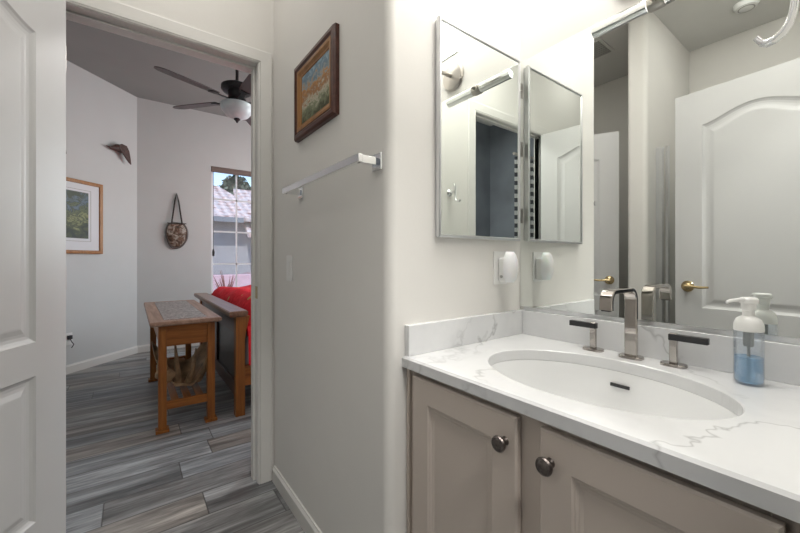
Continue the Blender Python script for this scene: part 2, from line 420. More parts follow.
# bedroom
CW = Vector((-5.19, .051)); DW = Vector((.72, -.694)).normalized(); NW = Vector((-DW.y, DW.x)) * -1
q = CW + DW * 2.35; o1 = Vector((-.12, -.05))
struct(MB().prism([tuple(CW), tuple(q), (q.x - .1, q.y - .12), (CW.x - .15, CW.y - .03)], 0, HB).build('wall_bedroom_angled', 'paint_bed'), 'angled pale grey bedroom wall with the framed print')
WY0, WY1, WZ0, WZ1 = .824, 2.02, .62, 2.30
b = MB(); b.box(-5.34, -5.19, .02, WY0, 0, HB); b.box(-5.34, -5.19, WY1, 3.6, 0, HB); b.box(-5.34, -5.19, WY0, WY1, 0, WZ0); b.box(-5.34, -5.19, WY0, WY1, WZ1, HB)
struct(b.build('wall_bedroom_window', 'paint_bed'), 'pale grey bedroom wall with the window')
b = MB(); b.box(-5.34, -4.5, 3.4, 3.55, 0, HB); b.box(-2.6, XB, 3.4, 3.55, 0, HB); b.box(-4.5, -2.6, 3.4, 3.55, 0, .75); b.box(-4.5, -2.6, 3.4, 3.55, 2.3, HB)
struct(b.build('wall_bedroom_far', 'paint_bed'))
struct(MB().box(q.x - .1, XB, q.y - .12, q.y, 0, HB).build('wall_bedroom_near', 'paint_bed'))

# baseboards
def base(name, p0, p1, n, h=.075, t=.013):
    p0 = Vector(p0); p1 = Vector(p1); n = Vector(n).normalized()
    prof = [(0, 0), (t, 0), (t, h * .80), (t * .55, h * .92), (t * .45, h), (0, h)]
    b_ = MB(); b_.rings([[(*(p + n * a), z) for a, z in prof] for p in (p0, p1)])
    return struct(b_.build(name, 'trim'))
base('baseboard_left', (XD + .02, YC), (XA - R_, YC), (0, -1))
base('baseboard_angled', CW, q, (.694, .72), .085)
base('baseboard_window', (-5.19, .051), (-5.19, 3.4), (1, 0), .085)
base('baseboard_doorway', (XD, OY0 - .085), (XD, YR), (1, 0))
base('baseboard_rear', (XD, YR), (sx0, YR), (0, 1))

# bedroom doorway trim: jamb, stop, casing (bathroom side), strike plate
def doorway_trim(name, xf, xb, y0, y1, z1, side, stop=True, label=None):
    b_ = MB()
    for a, c in ((y0 - .018, y0), (y1, y1 + .018)): b_.box(xb, xf, a, c, 0, z1 + .018)
    b_.box(xb, xf, y0, y1, z1, z1 + .018)
    r = struct(b_.build(name, 'trim', bevel=.0015), label)
    if stop:
        b_ = MB(); xm = xf + (xb - xf) * .36; xe = xf + (xb - xf) * .66
        b_.box(xm, xe, y0, y0 + .011, 0, z1); b_.box(xm, xe, y1 - .011, y1, 0, z1); b_.box(xm, xe, y0 + .011, y1 - .011, z1 - .011, z1)
        b_.build('door_stop', 'trim', r, bevel=.001)
    # casing: mitred moulded frame
    for (x, s_) in side:
        prof = [(.003, 0), (.003, .007), (.007, .009), (.009, .006), (.012, .010), (.060, .011), (.066, .009), (.068, 0)]
        lp = []
        for a, t in prof:
            lp.append([(x + s_ * t, y0 - a, 0), (x + s_ * t, y0 - a, z1 + a), (x + s_ * t, y1 + a, z1 + a), (x + s_ * t, y1 + a, 0)])
        b_ = MB(); vs_ = [[b_.bm.verts.new(p) for p in l_] for l_ in lp]
        for A, B in zip(vs_, vs_[1:]):
            for i in range(3): b_.bm.faces.new((A[i], A[i + 1], B[i + 1], B[i]))
        b_.build('casing', 'trim', r)
    return r
tr = doorway_trim('trim_1', XD, XB, OY0, OY1, OZ - .012, [(XD, 1), (XB, -1)], label='white jamb and casing around the bedroom doorway')
MB().box(XD - .035, XD - .003, OY1 - .0025, OY1, .895, .955).build('strike_plate', 'brass', tr, bevel=.001)
tr2 = doorway_trim('trim_2', XR, XR + .07, RO0, RO1, OZ - .012, [(XR, -.55), (XR + .07, 1)], label='white casing around the entry doorway at the right')

# ---------------------------------------------------------------- doors
def panel_slab(b_, W, H, T, panels, prof, z0=0, edge=0):
    """panelled door in local coords: x 0..W, thickness -T/2..T/2. panels: (x0,x1,zb,zt,rise)"""
    NC = 24
    def outline(p, ins):
        x0, x1, zb, zt, rise = p; x0 += ins; x1 -= ins; zb += ins; zt -= ins
        pts = [(x0, zb), (x1, zb)]
        for i in range(NC + 1):
            u = 1 - i / NC; s_ = math.sin(PI * u) ** 2 if rise else 0
            s_ = (.5 - .5 * math.cos(2 * PI * min(max(u, 0), 1))) ** .8 if rise else 0
            pts.append((x0 + (x1 - x0) * u, zt + rise * s_))
        return pts
    for sg in (-1, 1):
        y = sg * T / 2; yo = y
        e = edge
        F = lambda x, z, d=0: (x, sg * (T / 2 - d), z)
        xs0, xs1 = panels[0][0], panels[0][1]
        b_.face([F(e, z0 + e), F(xs0, z0 + e), F(xs0, H - e), F(e, H - e)]); b_.face([F(xs1, z0 + e), F(W - e, z0 + e), F(W - e, H - e), F(xs1, H - e)])
        zc = z0 + e
        for p in panels:
            b_.face([F(xs0, zc), F(xs1, zc), F(xs1, p[2]), F(xs0, p[2])])
            if p[4] == 0 : zc = p[3]
            else:
                ol = outline(p, 0)[2:]
                for (xa, za), (xb_, zb_) in zip(ol, ol[1:]):
                    b_.face([F(xa, za), F(xb_, zb_), F(xb_, H - e), F(xa, H - e)])
                zc = None
        if zc is not None: b_.face([F(xs0, zc), F(xs1, zc), F(xs1, H - e), F(xs0, H - e)])
        for p in panels:
            b_.rings([[F(x, z, d) for x, z in outline(p, i)] for i, d in prof], False, True)
        if e:
            b_.rings([[F(e, z0 + e), F(W - e, z0 + e), F(W - e, H - e), F(e, H - e)], [F(0, z0, e), F(W, z0, e), F(W, H, e), F(0, H, e)]], False, False)
    t = T / 2 - edge
    b_.rings([[(0, -t, z0), (W, -t, z0), (W, -t, H), (0, -t, H)], [(0, t, z0), (W, t, z0), (W, t, H), (0, t, H)]], False, False)
    return b_
DOOR_PROF = [(0, 0), (.006, .005), (.014, .009), (.024, .010), (.034, .009), (.050, .004), (.056, .0035)]

def lever(parent, x, z, T, toward):
    """brass lever set on both faces; toward = sign of x for the lever"""
    for sg in (-1, 1):
        b_ = MB(); y = sg * T / 2
        b_.lathe([(0, 0), (.031, 0), (.032, .004), (.028, .009), (.016, .012), (.012, .016), (.011, .040), (.013, .046), (0, .048)], (x, y, z), (0, sg, 0), 28)
        pts = [(x, y + sg * .043, z), (x + toward * .03, y + sg * .046, z + .001), (x + toward * .07, y + sg * .044, z - .002), (x + toward * .108, y + sg * .040, z + .001)]
        b_.tube(pts, [.010, .0085, .0075, .006], 12)
        b_.build('door_handle', 'brass', parent, local=True, smooth=True)

def make_door(name, hinge, free, W, T=.035, label='', hs2=1):
    ang = math.atan2(free[1] - hinge[1], free[0] - hinge[0])
    b_ = MB(); H = 2.03
    panels = [(.127, W - .127, .22, .702, 0), (.127, W - .127, .813, 1.835, .060)]
    panel_slab(b_, W, H, T, panels, DOOR_PROF, .012)
    o = b_.build(name, 'door')
    o.location = (hinge[0], hinge[1], 0); o.rotation_euler = (0, 0, ang)
    struct(o, label)
    lever(o, W - .062, .93, T, -1)
    for z in (.22, 1.02, 1.82):
        h = MB(); h.lathe([(0, -.045), (.006, -.045), (.006, .045), (0, .045)], (-.004, hs2 * (T / 2 + .004), z), (0, 0, 1), 12)
        h.box(-.0015, .0005, -T / 2 + .004, T / 2, z - .044, z + .044)
        h.build('hinge', 'nickel', o, local=True, smooth=True)
    return o
make_door('door_1', (XD + .016, -.207), (XD + .016 + .878, -.207 - .478), .715, label='white arched-panel door standing open at the left', hs2=-1)
make_door('door_2', (-.036, -.166), (-.722, -.238), .686, label='white arched-panel door with brass lever seen in the vanity mirror')

# ---------------------------------------------------------------- bedroom window (window_1)
wn1 = thing('window_1', 'tall gridded bedroom window looking onto a tiled roof', None, (-5.19, WY0, WZ0), kind='structure')
b = MB(); fx0, fx1 = -5.31, -5.26; fw_ = .035
b.box(fx0, fx1, WY0, WY0 + fw_, WZ0, WZ1); b.box(fx0, fx1, WY1 - fw_, WY1, WZ0, WZ1); b.box(fx0, fx1, WY0, WY1, WZ0, WZ0 + fw_); b.box(fx0, fx1, WY0, WY1, WZ1 - fw_, WZ1)
b.build('window_frame', 'vinyl', wn1, bevel=.003)
b = MB()
for y in (1.15, 1.50, 1.80): b.box(-5.292, -5.276, y - .009, y + .009, WZ0 + fw_, WZ1 - fw_)
for z in (1.028, 1.46, 1.891): b.box(-5.292, -5.276, WY0 + fw_, WY1 - fw_, z - .010, z + .010)
b.build('muntin_grid', 'vinyl', wn1)
MB().box(-5.286, -5.282, WY0 + fw_, WY1 - fw_, WZ0 + fw_, WZ1 - fw_).build('pane', 'pane', wn1)
# blind head rail with cord
bl = thing('raised_blind', 'taupe headrail of a raised blind across the top of the bedroom window', 'blind', (-5.215, WY0 + .01, 2.25))
MB().box(-5.245, -5.185, WY0 + .006, WY1 - .006, 2.235, 2.298).build('headrail', 'headrail', bl, bevel=.004)
b = MB(); b.tube([(-5.20, WY0 + .03, 2.235), (-5.199, WY0 + .031, 1.7), (-5.20, WY0 + .03, 1.22)], .0035, 6); b.build('cord', 'black', bl)
b = MB(); b.lathe([(0, 0), (.012, .004), (.016, .05), (.010, .09), (0, .10)], (-5.20, WY0 + .03, 1.13), (0, 0, 1), 12); b.build('tassel', 'black', bl, smooth=True)
wn2 = thing('added_window', 'added bedroom side window out of view, lets daylight in', None, (-3.5, 3.45, .75), kind='structure')  # unseen opening added to bring daylight into the bedroom
b = MB(); b.box(-4.5, -4.46, 3.43, 3.49, .75, 2.3); b.box(-2.64, -2.6, 3.43, 3.49, .75, 2.3); b.box(-4.5, -2.6, 3.43, 3.49, .75, .79); b.box(-4.5, -2.6, 3.43, 3.49, 2.26, 2.3); b.box(-3.57, -3.53, 3.43, 3.49, .75, 2.3)
b.build('window_frame', 'vinyl', wn2)
MB().box(-4.46, -2.64, 3.458, 3.462, .79, 2.26).build('pane', 'pane', wn2)

# ================================================================== OUTSIDE
struct(MB().box(-60, -5.34, -30, 40, -.25, -.15).build('ground', 'ground'), 'gravel yard outside the bedroom window')
hs = thing('house', 'grey stucco neighbouring house with pinkish clay tile roof outside the window', 'house', (-14, 4, -.15))
b = MB(); b.box(-20, -12, -6, 3.35, -.15, 2.33); b.box(-19, -12.0, 3.35, 12, -.15, 1.9); b.build('house_wall', 'stucco', hs)
b = MB()
b.rings([[(-11.5, -6.5, 2.25), (-11.5, 3.7, 2.25), (-15, 2.6, 3.75), (-15, -6.5, 3.75)], [(-11.5, -6.5, 2.36), (-11.5, 3.7, 2.36), (-15, 2.6, 3.88), (-15, -6.5, 3.88)]])
b.build('roof', 'roof', hs)
b = MB(); b.rings([[(-11.2, 2.75, 1.75), (-11.2, 12, 1.75), (-15.0, 12, 3.72), (-15.0, 3.15, 3.72)], [(-11.2, 2.75, 1.86), (-11.2, 12, 1.86), (-15.0, 12, 3.84), (-15.0, 3.15, 3.84)]]); b.build('roof', 'roof', hs)
b = MB(); b.box(-11.52, -11.46, -6.5, 2.7, 2.20, 2.34); b.build('fascia', 'fascia', hs)
tag(MB().box(-9.6, -9.4, -6, 12, -.15, .72).build('garden_wall', 'pink', bevel=.01), 'low pink painted block wall in the yard outside the window', 'wall')
# shrub: branching twigs
sh = thing('shrub', 'bare reddish shrub standing before the pink yard wall', 'shrub', (-9.0, 1.75, -.15))
b = MB()
for i in range(26):
    a = random.uniform(0, 2 * PI); r = random.uniform(.05, .34); h = random.uniform(.45, .85)
    p0 = (-9.0, 1.75, -.15); p2 = (-9 + r * math.cos(a), 1.75 + r * math.sin(a), h); p1 = (-9 + r * .35 * math.cos(a), 1.75 + r * .35 * math.sin(a), h * .45)
    b.tube([p0, p1, p2], [.016, .011, .005], 5)
b.build('twigs', 'twig', sh)
def tree(x, y, h, r, label):
    t_ = thing('tree', label, 'tree', (x, y, -.15), group=None)
    b_ = MB(); b_.tube([(x, y, -.15), (x + .1, y, h * .4), (x, y, h * .8)], [.16, .12, .05], 8)
    for i in range(8):
        a = random.uniform(0, 2 * PI); b_.tube([(x, y, h * .45), (x + r * .7 * math.cos(a), y + r * .7 * math.sin(a), h * random.uniform(.6, .9))], [.05, .02], 5)
    b_.build('trunk', 'trunk', t_)
    b_ = MB()
    for i in range(3200):
        u, v_, ww = (random.uniform(-1, 1) for _ in range(3))
        if u * u + v_ * v_ + ww * ww > 1: continue
        u *= .62 + .3 * (ww < 0); v_ *= .62 + .3 * (ww < 0); ww *= .75
        c = Vector((x + u * r, y + v_ * r, h * .72 + ww * h * .36)); d_ = Vector((random.uniform(-1, 1), random.uniform(-1, 1), random.uniform(-1, 1))).normalized() * .20
        e_ = d_.orthogonal().normalized() * .11
        b_.face([c - d_, c + e_, c + d_, c - e_])
    b_.build('foliage', 'leaf', t_)
tree(-24, 5.2, 6.4, 1.75, 'dusty green tree rising behind the tiled roof outside the window')
tree(-26, 2.2, 5.2, 1.0, 'small green tree showing left of the big one above the roof')

# ================================================================== VANITY
vx0, vx1 = -.811, -.032; VF = .637
vc = thing('vanity_cabinet', 'greige painted vanity cabinet with two panelled doors under the white countertop', 'cabinet', (-.42, .90, 0))
b = MB()
b.box(vx0, vx0 + .016, VF + .02, YM - .001, .10, .7815); b.box(vx1 - .016, vx1, VF + .02, YM - .001, .10, .7815)
b.box(vx0 + .016, vx1 - .016, VF + .02, YM - .001, .10, .116); b.box(vx0 + .016, vx1 - .016, YM - .012, YM - .001, .116, .7815)
b.build('body', 'cabinet', vc)
b = MB()   # face frame
for x0_, x1_ in ((vx0, -.755), (-.450, -.375), (-.082, vx1)): b.box(x0_, x1_, VF, VF + .02, .10, .7815)
b.box(-.755, -.450, VF, VF + .02, .755, .7815); b.box(-.375, -.082, VF, VF + .02, .755, .7815)
b.box(-.755, -.450, VF, VF + .02, .10, .14); b.box(-.375, -.082, VF, VF + .02, .10, .14)
b.build('face_frame', 'cabinet', vc, bevel=.0012)
MB().box(vx0 + .001, -.797, VF - .009, VF, .10, .7815).build('filler_strip', 'cabinet', vc, bevel=.002)
MB().box(vx0 + .01, vx1 - .002, VF + .07, VF + .09, 0, .10).build('toe_kick', 'recess', vc)
CP = [(0, 0), (.0035, .0035), (.0065, .0035), (.010, .0065), (.013, .0065), (.018, .0085), (.020, .0085)]
def cab_door(x0_, x1_, kx, lab):
    W = x1_ - x0_; z0_, z1_ = .128, .767
    b_ = MB(); panel_slab(b_, W, z1_ - z0_, .019, [(.062, W - .062, .062, z1_ - z0_ - .062, 0)], CP, 0, .004)
    o = b_.build('door', 'cabinet'); o.parent = vc
    o.location = Vector((x0_, VF - .0102, z0_)) - Vector(vc.location)
    k = MB(); k.lathe([(0, 0), (.009, 0), (.0075, .004), (.006, .010), (.0075, .014), (.0155, .018), (.0165, .022), (.0150, .0255), (.0125, .0270), (.0118, .0262), (.0080, .0285), (0, .0295)], (kx - x0_, -.0095, .711 - z0_), (0, -1, 0), 32)
    k.build('knob', 'pewter', o, local=True, smooth=True)
    tag(o, lab)
cab_door(-.769, -.437, -.464, 'left cabinet door with round dark knob at upper right')
cab_door(-.387, -.069, -.364, 'right cabinet door with round dark knob at upper left')

# countertop with elliptical cut-out
CZ = .8125; CT = .030; SX, SY, SA, SB = -.411, .870, .263, .186
ct = thing('countertop', 'white grey-veined quartz countertop with backsplashes on the vanity', 'countertop', (-.42, .90, CZ - CT))
b = MB(); NS = 96; x0, x1, y0, y1 = XA, XR, .612, YM - .001
def rectpt(a):
    dx, dy = math.cos(a), math.sin(a); t = 1e9
    if dx > 1e-9: t = min(t, (x1 - SX) / dx)
    if dx < -1e-9: t = min(t, (x0 - SX) / dx)
    if dy > 1e-9: t = min(t, (y1 - SY) / dy)
    if dy < -1e-9: t = min(t, (y0 - SY) / dy)
    return SX + dx * t, SY + dy * t
angs = sorted([2 * PI * i / NS for i in range(NS)] + [math.atan2(yy - SY, xx - SX) % (2 * PI) for xx in (x0, x1) for yy in (y0, y1)])
e = .005
def clampin(p, m): return (min(max(p[0], x0 + m), x1 - m), max(p[1], y0 + m))
rt = [rectpt(a) for a in angs]; el = lambda k_: [(SX + (SA + k_) * math.cos(a), SY + (SB + k_) * math.sin(a)) for a in angs]
lp = [[(p[0], p[1], CZ - CT) for p in el(0)], [(p[0], p[1], CZ - CT) for p in rt], [(p[0], p[1], CZ - e) for p in rt], [(*clampin(p, e), CZ) for p in rt],
      [(p[0], p[1], CZ) for p in el(.0025)], [(p[0], p[1], CZ - .0025) for p in el(0)], [(p[0], p[1], CZ - CT) for p in el(0)]]
b.rings(lp, False, False)
b.build('slab', 'quartz', ct)
MB().box(XA + .02, XR, 1.152, YM - .001, CZ, .899).build('backsplash', 'quartz', ct, bevel=.0015)
MB().box(XA, XA + .0195, .622, YM - .001, CZ, .899).build('side_splash', 'quartz', ct, bevel=.0015)
# sink
sk = thing('sink', 'oval white undermount porcelain sink basin in the countertop', 'sink', (SX, SY, CZ - .16))
b = MB(); NN = 72
pr = [(1.02, -.001), (1.0, -.001), (.985, -.012), (.965, -.040), (.93, -.075), (.86, -.108), (.72, -.130), (.5, -.141), (.25, -.146), (.09, -.148)]
lp = [[(SX + (SA) * k_ * math.cos(2 * PI * i / NN), SY + SB * k_ * math.sin(2 * PI * i / NN), CZ - CT + z) for i in range(NN)] for k_, z in pr]
lo = [[(SX + (SA + .012) * k_ * math.cos(2 * PI * i / NN), SY + (SB + .012) * k_ * math.sin(2 * PI * i / NN), CZ - CT + z - .010) for i in range(NN)] for k_, z in reversed(pr)]
b.rings(lp + lo, False, False); b.build('basin', 'porcelain', sk, smooth=True)
b = MB(); b.lathe([(0, 0), (.020, 0), (.023, .002), (.022, .004), (.016, .003), (.014, .008), (0, .009)], (SX, SY, CZ - CT - .149), (0, 0, 1), 28); b.build('drain', 'gun', sk, smooth=True)
# overflow slot on the rear wall of the bowl
b = MB(); yy = SY + SB * .962
b.sweep([(SX - .030, yy - .0035, CZ - CT - .036), (SX + .016, yy - .0035, CZ - CT - .036)], (0, 0, 1), .0042, .003)
b.build('overflow_slot', 'black', sk)

# mirror on the back wall
mr = thing('wall_mirror', 'large frameless vanity mirror covering the wall above the backsplash', 'mirror', (-.42, YM, .91))
MB().box(XA + .0015, XR - .002, YM - .006, YM - .0005, .911, 1.824).build('mirror_glass', 'mirror', mr, bevel=.0015, seg=1)
b = MB(); b.prism([(YM - .0095, .900), (YM - .0095, .9125), (YM - .0083, .9125), (YM - .0083, .903), (YM - .0003, .903), (YM - .0003, .900)], XA + .02, XR - .002, 'x'); b.build('bottom_channel', 'alu', mr)

# medicine cabinet on the side wall
mc = thing('medicine_cabinet', 'mirrored medicine cabinet with thin metal frame on the side wall', 'cabinet', (XA, .94, 1.153))
cy0, cy1, cz0, cz1 = .736, 1.1415, 1.153, 1.814
MB().box(XA, XA + .011, cy0 + .004, cy1 - .002, cz0 + .003, cz1 - .003).build('cabinet_body', 'alu', mc)
def rectframe(b_, axis, a, c0, c1, z0_, z1_, prof):
    """picture-frame moulding: prof = (inset, height) pairs; axis 'x' (normal +x) or 'y' (normal -y)"""
    lp_ = []
    for i, h in prof:
        q_ = [(c0 + i, z0_ + i), (c1 - i, z0_ + i), (c1 - i, z1_ - i), (c0 + i, z1_ - i)]
        lp_.append([(a + h, u, v_) if axis == 'x' else (u, a - h, v_) for u, v_ in q_])
    lp_.append(lp_[0]); b_.rings(lp_, False, False); return b_
b = MB(); rectframe(b, 'x', XA + .011, cy0, cy1, cz0, cz1, [(0, 0), (0, .009), (.003, .012), (.0075, .012), (.0095, .0085), (.0095, 0)]); b.build('frame', 'alu', mc)
MB().box(XA + .0115, XA + .0185, cy0 + .008, cy1 - .008, cz0 + .008, cz1 - .008).build('mirror_door', 'mirror', mc)
for z in (1.25, 1.50, 1.72):
    b = MB()
    for dz in (-.018, 0, .018): b.lathe([(0, 0), (.003, 0), (.003, .003), (0, .004)], (XA, cy1 + .014, z + dz), (1, 0, 0), 10)
    b.box(XA, XA + .0012, cy1 + .006, cy1 + .022, z - .028, z + .028); b.build('hinge', 'nickel', mc, smooth=True)

# outlet + plug-in night light
ou = thing('wall_outlet', 'white outlet cover plate on the side wall below the medicine cabinet', 'outlet', (XA, 1.05, 1.056))
MB().box(XA, XA + .005, 1.012, 1.084, .998, 1.114).build('cover_plate', 'plastic', ou, bevel=.002)
for z in (1.030, 1.082): MB().box(XA + .005, XA + .0065, 1.030, 1.066, z - .014, z + .014).build('socket', 'plastic', ou, bevel=.001)
nl = thing('night_light', 'white round-shaded night light plugged into the outlet below the cabinet', 'night light', (XA + .0065, 1.05, 1.03))
MB().box(XA + .0066, XA + .036, 1.030, 1.076, 1.006, 1.092).build('plug_body', 'plastic', nl, bevel=.008, seg=3)
b = MB()
sec = []
for i in range(9):
    t = i / 8; zz = 1.006 + .106 * t; s_ = math.sin(PI * (t * .9 + .05)) ** .35
    sec.append([(XA + .036 + .0 + .030 * s_ * max(0, math.sin(a)) + (0 if math.sin(a) >= 0 else 0), 1.053 + .033 * s_ * math.cos(a), zz) for a in [PI * k / 12 for k in range(13)]])
b.rings(sec); b.build('shade', 'bulb', nl, smooth=True, angle=60)
b = MB(); b.lathe([(0, 0), (.005, .0), (.005, .003), (0, .005)], (XA + .022, 1.030, 1.026), (0, -1, 0), 12); b.build('light_sensor', 'grey', nl)

# faucet spout
FX, FY = -.414, 1.108
def rounded(b_, cx_, cy_, hw, hd, z0_, z1_, r=.012):
    pts = []
    for sx_, sy_, a0 in ((1, 1, 0), (-1, 1, 90), (-1, -1, 180), (1, -1, 270)):
        pts += arc((cx_ + sx_ * (hw - r), cy_ + sy_ * (hd - r)), r, a0, a0 + 90, 6)
    b_.rings([[(x, y, z0_) for x, y in pts], [(x, y, z1_ - .002) for x, y in pts], [(cx_ + (x - cx_) * .95, cy_ + (y - cy_) * .93, z1_) for x, y in pts]]); return b_
fc = thing('faucet', 'polished gunmetal widespread faucet with ribbon spout and two black lever handles', 'faucet', (FX, FY, CZ))
rounded(MB(), FX, FY, .029, .020, CZ, CZ + .0075, .014).build('base_plate', 'gun', fc, smooth=True)
b = MB(); zt = 1.003; rr = .030; reach = .150
pts = [(FX, FY, CZ + .006), (FX, FY, CZ + .05), (FX, FY, CZ + .11)] + [(FX, FY - rr + rr * math.cos(math.radians(a)), zt - rr + rr * math.sin(math.radians(a))) for a in range(0, 91, 9)]
pts += [(FX, FY - .07, zt), (FX, FY - .10, zt)] + [(FX, FY - reach + .026 - .026 * math.sin(math.radians(a)), zt - .026 + .026 * math.cos(math.radians(a))) for a in range(0, 91, 9)]
pts += [(FX, FY - reach, zt - .046)]
b.sweep(pts, (1, 0, 0), .0155, .006); b.build('spout', 'gun', fc, smooth=True)
MB().box(FX - .011, FX + .011, FY - reach - .0035, FY - reach + .0035, zt - .049, zt - .0455).build('outlet', 'black', fc)
def tap(x, sg, label):
    t_ = fc; rounded(MB(), x, FY + .004, .028, .019, CZ, CZ + .007, .014).build('handle_base', 'gun', t_, smooth=True)
    hs_ = MB().box(x - .0085, x + .0085, FY - .002, FY + .010, CZ + .006, CZ + .084).build('handle_stem', 'gun', t_, bevel=.002)
    MB().box(x - sg * .010, x + sg * .070, FY - .0040, FY + .0120, CZ + .066, CZ + .0820).build('lever', 'black', hs_, bevel=.0015)
tap(-.518, -1, '')
tap(-.318, 1, '')

# soap pump bottle
bx, by = -.174, 1.085
sp_ = thing('soap_dispenser', 'clear foaming soap bottle with white pump and blue liquid on the countertop', 'soap bottle', (bx, by, CZ))
b = MB(); b.lathe([(0, .0003), (.027, .0003), (.030, .004), (.0305, .02), (.0305, .100), (.0300, .120), (.0288, .120), (.0290, .098), (.0290, .02), (.0285, .006), (.024, .004), (0, .004)], (bx, by, CZ), (0, 0, 1), 40, .83, .83, cap=False); b.build('bottle', 'bottle', sp_, smooth=True)
b = MB(); b.lathe([(0, .0045), (.024, .0045), (.0280, .008), (.0284, .020), (.0284, .060), (0, .060)], (bx, by, CZ), (0, 0, 1), 40, .83, .83); b.build('liquid', 'liquid', sp_, smooth=True)
b = MB(); b.lathe([(0, .116), (.030, .116), (.0305, .121), (.0295, .132), (.025, .142), (.018, .147), (.0130, .149), (.0125, .158), (.0125, .161), (.0150, .162), (.0150, .176), (.012, .181), (0, .181)], (bx, by, CZ), (0, 0, 1), 40, .83, .83)
b.build('pump_collar', 'plastic', sp_, smooth=True)
b = MB(); b.lathe([(0, .176), (.015, .176), (.0165, .178), (.0160, .186), (.013, .189), (0, .190)], (bx, by, CZ), (0, 0, 1), 32)
b.tube([(bx, by, CZ + .184), (bx - .012, by - .022, CZ + .184), (bx - .023, by - .040, CZ + .182), (bx - .027, by - .047, CZ + .179)], [.006, .0045, .0038, .003], 12)
b.build('pump_head', 'plastic', sp_, smooth=True)
b = MB(); b.lathe([(0, .082), (.008, .082), (.009, .086), (.009, .116), (0, .116)], (bx, by, CZ), (0, 0, 1), 16); b.tube([(bx, by, CZ + .082), (bx, by, CZ + .010)], .003, 8); b.build('foam_chamber', 'grey', sp_, smooth=True)

# vanity light: nickel canopy, hub, two frosted tubes
lx, ly, lz = -.425, 1.0, 1.902
vl = thing('vanity_light', 'nickel bath light with lit frosted tubes mounted above the mirror', 'wall light', (lx, YM, lz))
b = MB(); b.lathe([(0, 0), (.060, 0), (.062, .006), (.056, .014), (.030, .020), (.014, .024), (0, .024)], (lx, YM, lz + .01), (0, -1, 0), 36)
b.tube([(lx, YM - .015, lz + .01), (lx, YM - .06, lz + .01), (lx, YM - .11, lz + .004), (lx, ly, lz)], .009, 12); b.build('canopy', 'nickel', vl, smooth=True)
b = MB(); b.lathe([(0, -.024), (.021, -.024), (.024, -.018), (.024, .018), (.021, .024), (0, .024)], (lx, ly, lz), (1, 0, 0), 28); b.build('hub', 'nickel', vl, smooth=True)
for sg in (-1, 1):
    b = MB(); b.lathe([(0, .0241), (.016, .0241), (.017, .03), (.017, .186), (.012, .190), (0, .191)], (lx, ly, lz), (sg, 0, 0), 28); b.build('glass_tube', 'tube', vl, smooth=True)
    b = MB(); sec_ = arc((0, 0), .0215, -75, 75, 12) + list(reversed(arc((0, 0), .0185, -75, 75, 12)))
    # chrome reflector cupped round the mirror side of the tube
    b.rings([[(lx + sg * h, ly + p * math.cos(math.radians(-28)) - q2 * math.sin(math.radians(-28)), lz + p * math.sin(math.radians(-28)) + q2 * math.cos(math.radians(-28))) for p, q2 in sec_] for h in (.0245, .193)])
    b.build('reflector', 'chrome', vl, smooth=True)

# robe hook on the right wall
hk = thing('robe_hook', 'polished chrome J-shaped robe hook at the upper right', 'hook', (XR, .80, 1.45))
b = MB(); b.lathe([(0, 0), (.020, 0), (.022, .004), (.018, .010), (.010, .014), (0, .015)], (XR, .80, 1.485), (-1, 0, 0), 28); b.build('mounting_plate', 'chrome', hk, smooth=True)
b = MB(); hkp = []
hkp = [(-.070, .80, 1.535), (-.075, .80, 1.525), (-.077, .80, 1.505), (-.077, .80, 1.480), (-.079, .80, 1.460), (-.083, .80, 1.444), (-.090, .80, 1.432), (-.099, .80, 1.4255), (-.108, .80, 1.424), (-.114, .80, 1.428), (-.119, .80, 1.436)]
b.sweep(hkp, (0, 1, 0), .0080, .0036); b.tube([(XR - .012, .80, 1.485), (-.06, .80, 1.487), (-.076, .80, 1.490)], .006, 10); b.build('hook_arm', 'chrome', hk, smooth=True, angle=60)

# ================================================================== TOWEL-BAR WALL
tb = thing('towel_bar', 'chrome flat towel bar on the wall between doorway and vanity', 'towel bar', (-1.15, YC, 1.36))
tz = 1.362; ty = YC - .068
MB().box(-1.455, -.843, ty - .007, ty + .007, tz - .011, tz + .011).build('bar', 'chrome', tb, bevel=.0015)
for x in (-.858, -1.435):
    MB().box(x - .022, x + .022, YC - .008, YC, tz - .024, tz + .024).build('mounting_plate', 'chrome', tb, bevel=.002)
    MB().box(x - .009, x + .009, ty, YC - .007, tz - .011, tz + .011).build('post', 'chrome', tb, bevel=.0015)
# framed painting
pf = thing('framed_painting', 'small dark-framed autumn painting hanging above the towel bar', 'picture', (-1.24, YC, 1.57))
px0, px1, pz0, pz1 = -1.472, -1.100, 1.578, 1.884
b = MB(); rectframe(b, 'y', YC, px0, px1, pz0, pz1, [(0, 0), (0, .014), (.006, .022), (.018, .023), (.026, .018), (.030, .018), (.030, 0)]); b.build('outer_frame', 'frame_dark', pf)
b = MB(); rectframe(b, 'y', YC, px0 + .030, px1 - .030, pz0 + .030, pz1 - .030, [(0, 0), (0, .019), (.010, .018), (.020, .012), (.026, .011), (.028, .008), (.028, 0)]); b.build('inner_frame', 'frame_inner', pf)
MB().box(px0 + .056, px1 - .056, YC - .008, YC - .002, pz0 + .056, pz1 - .056).build('canvas', 'cattle_art', pf)
# light switch
sw = thing('light_switch', 'white rocker light switch beside the doorway below the towel bar', 'switch', (-1.573, YC, 1.045))
MB().box(-1.608, -1.538, YC - .005, YC, .990, 1.104).build('cover_plate', 'plastic', sw, bevel=.002)
MB().box(-1.590, -1.556, YC - .009, YC - .005, 1.014, 1.080).build('rocker', 'plastic', sw, bevel=.0015)

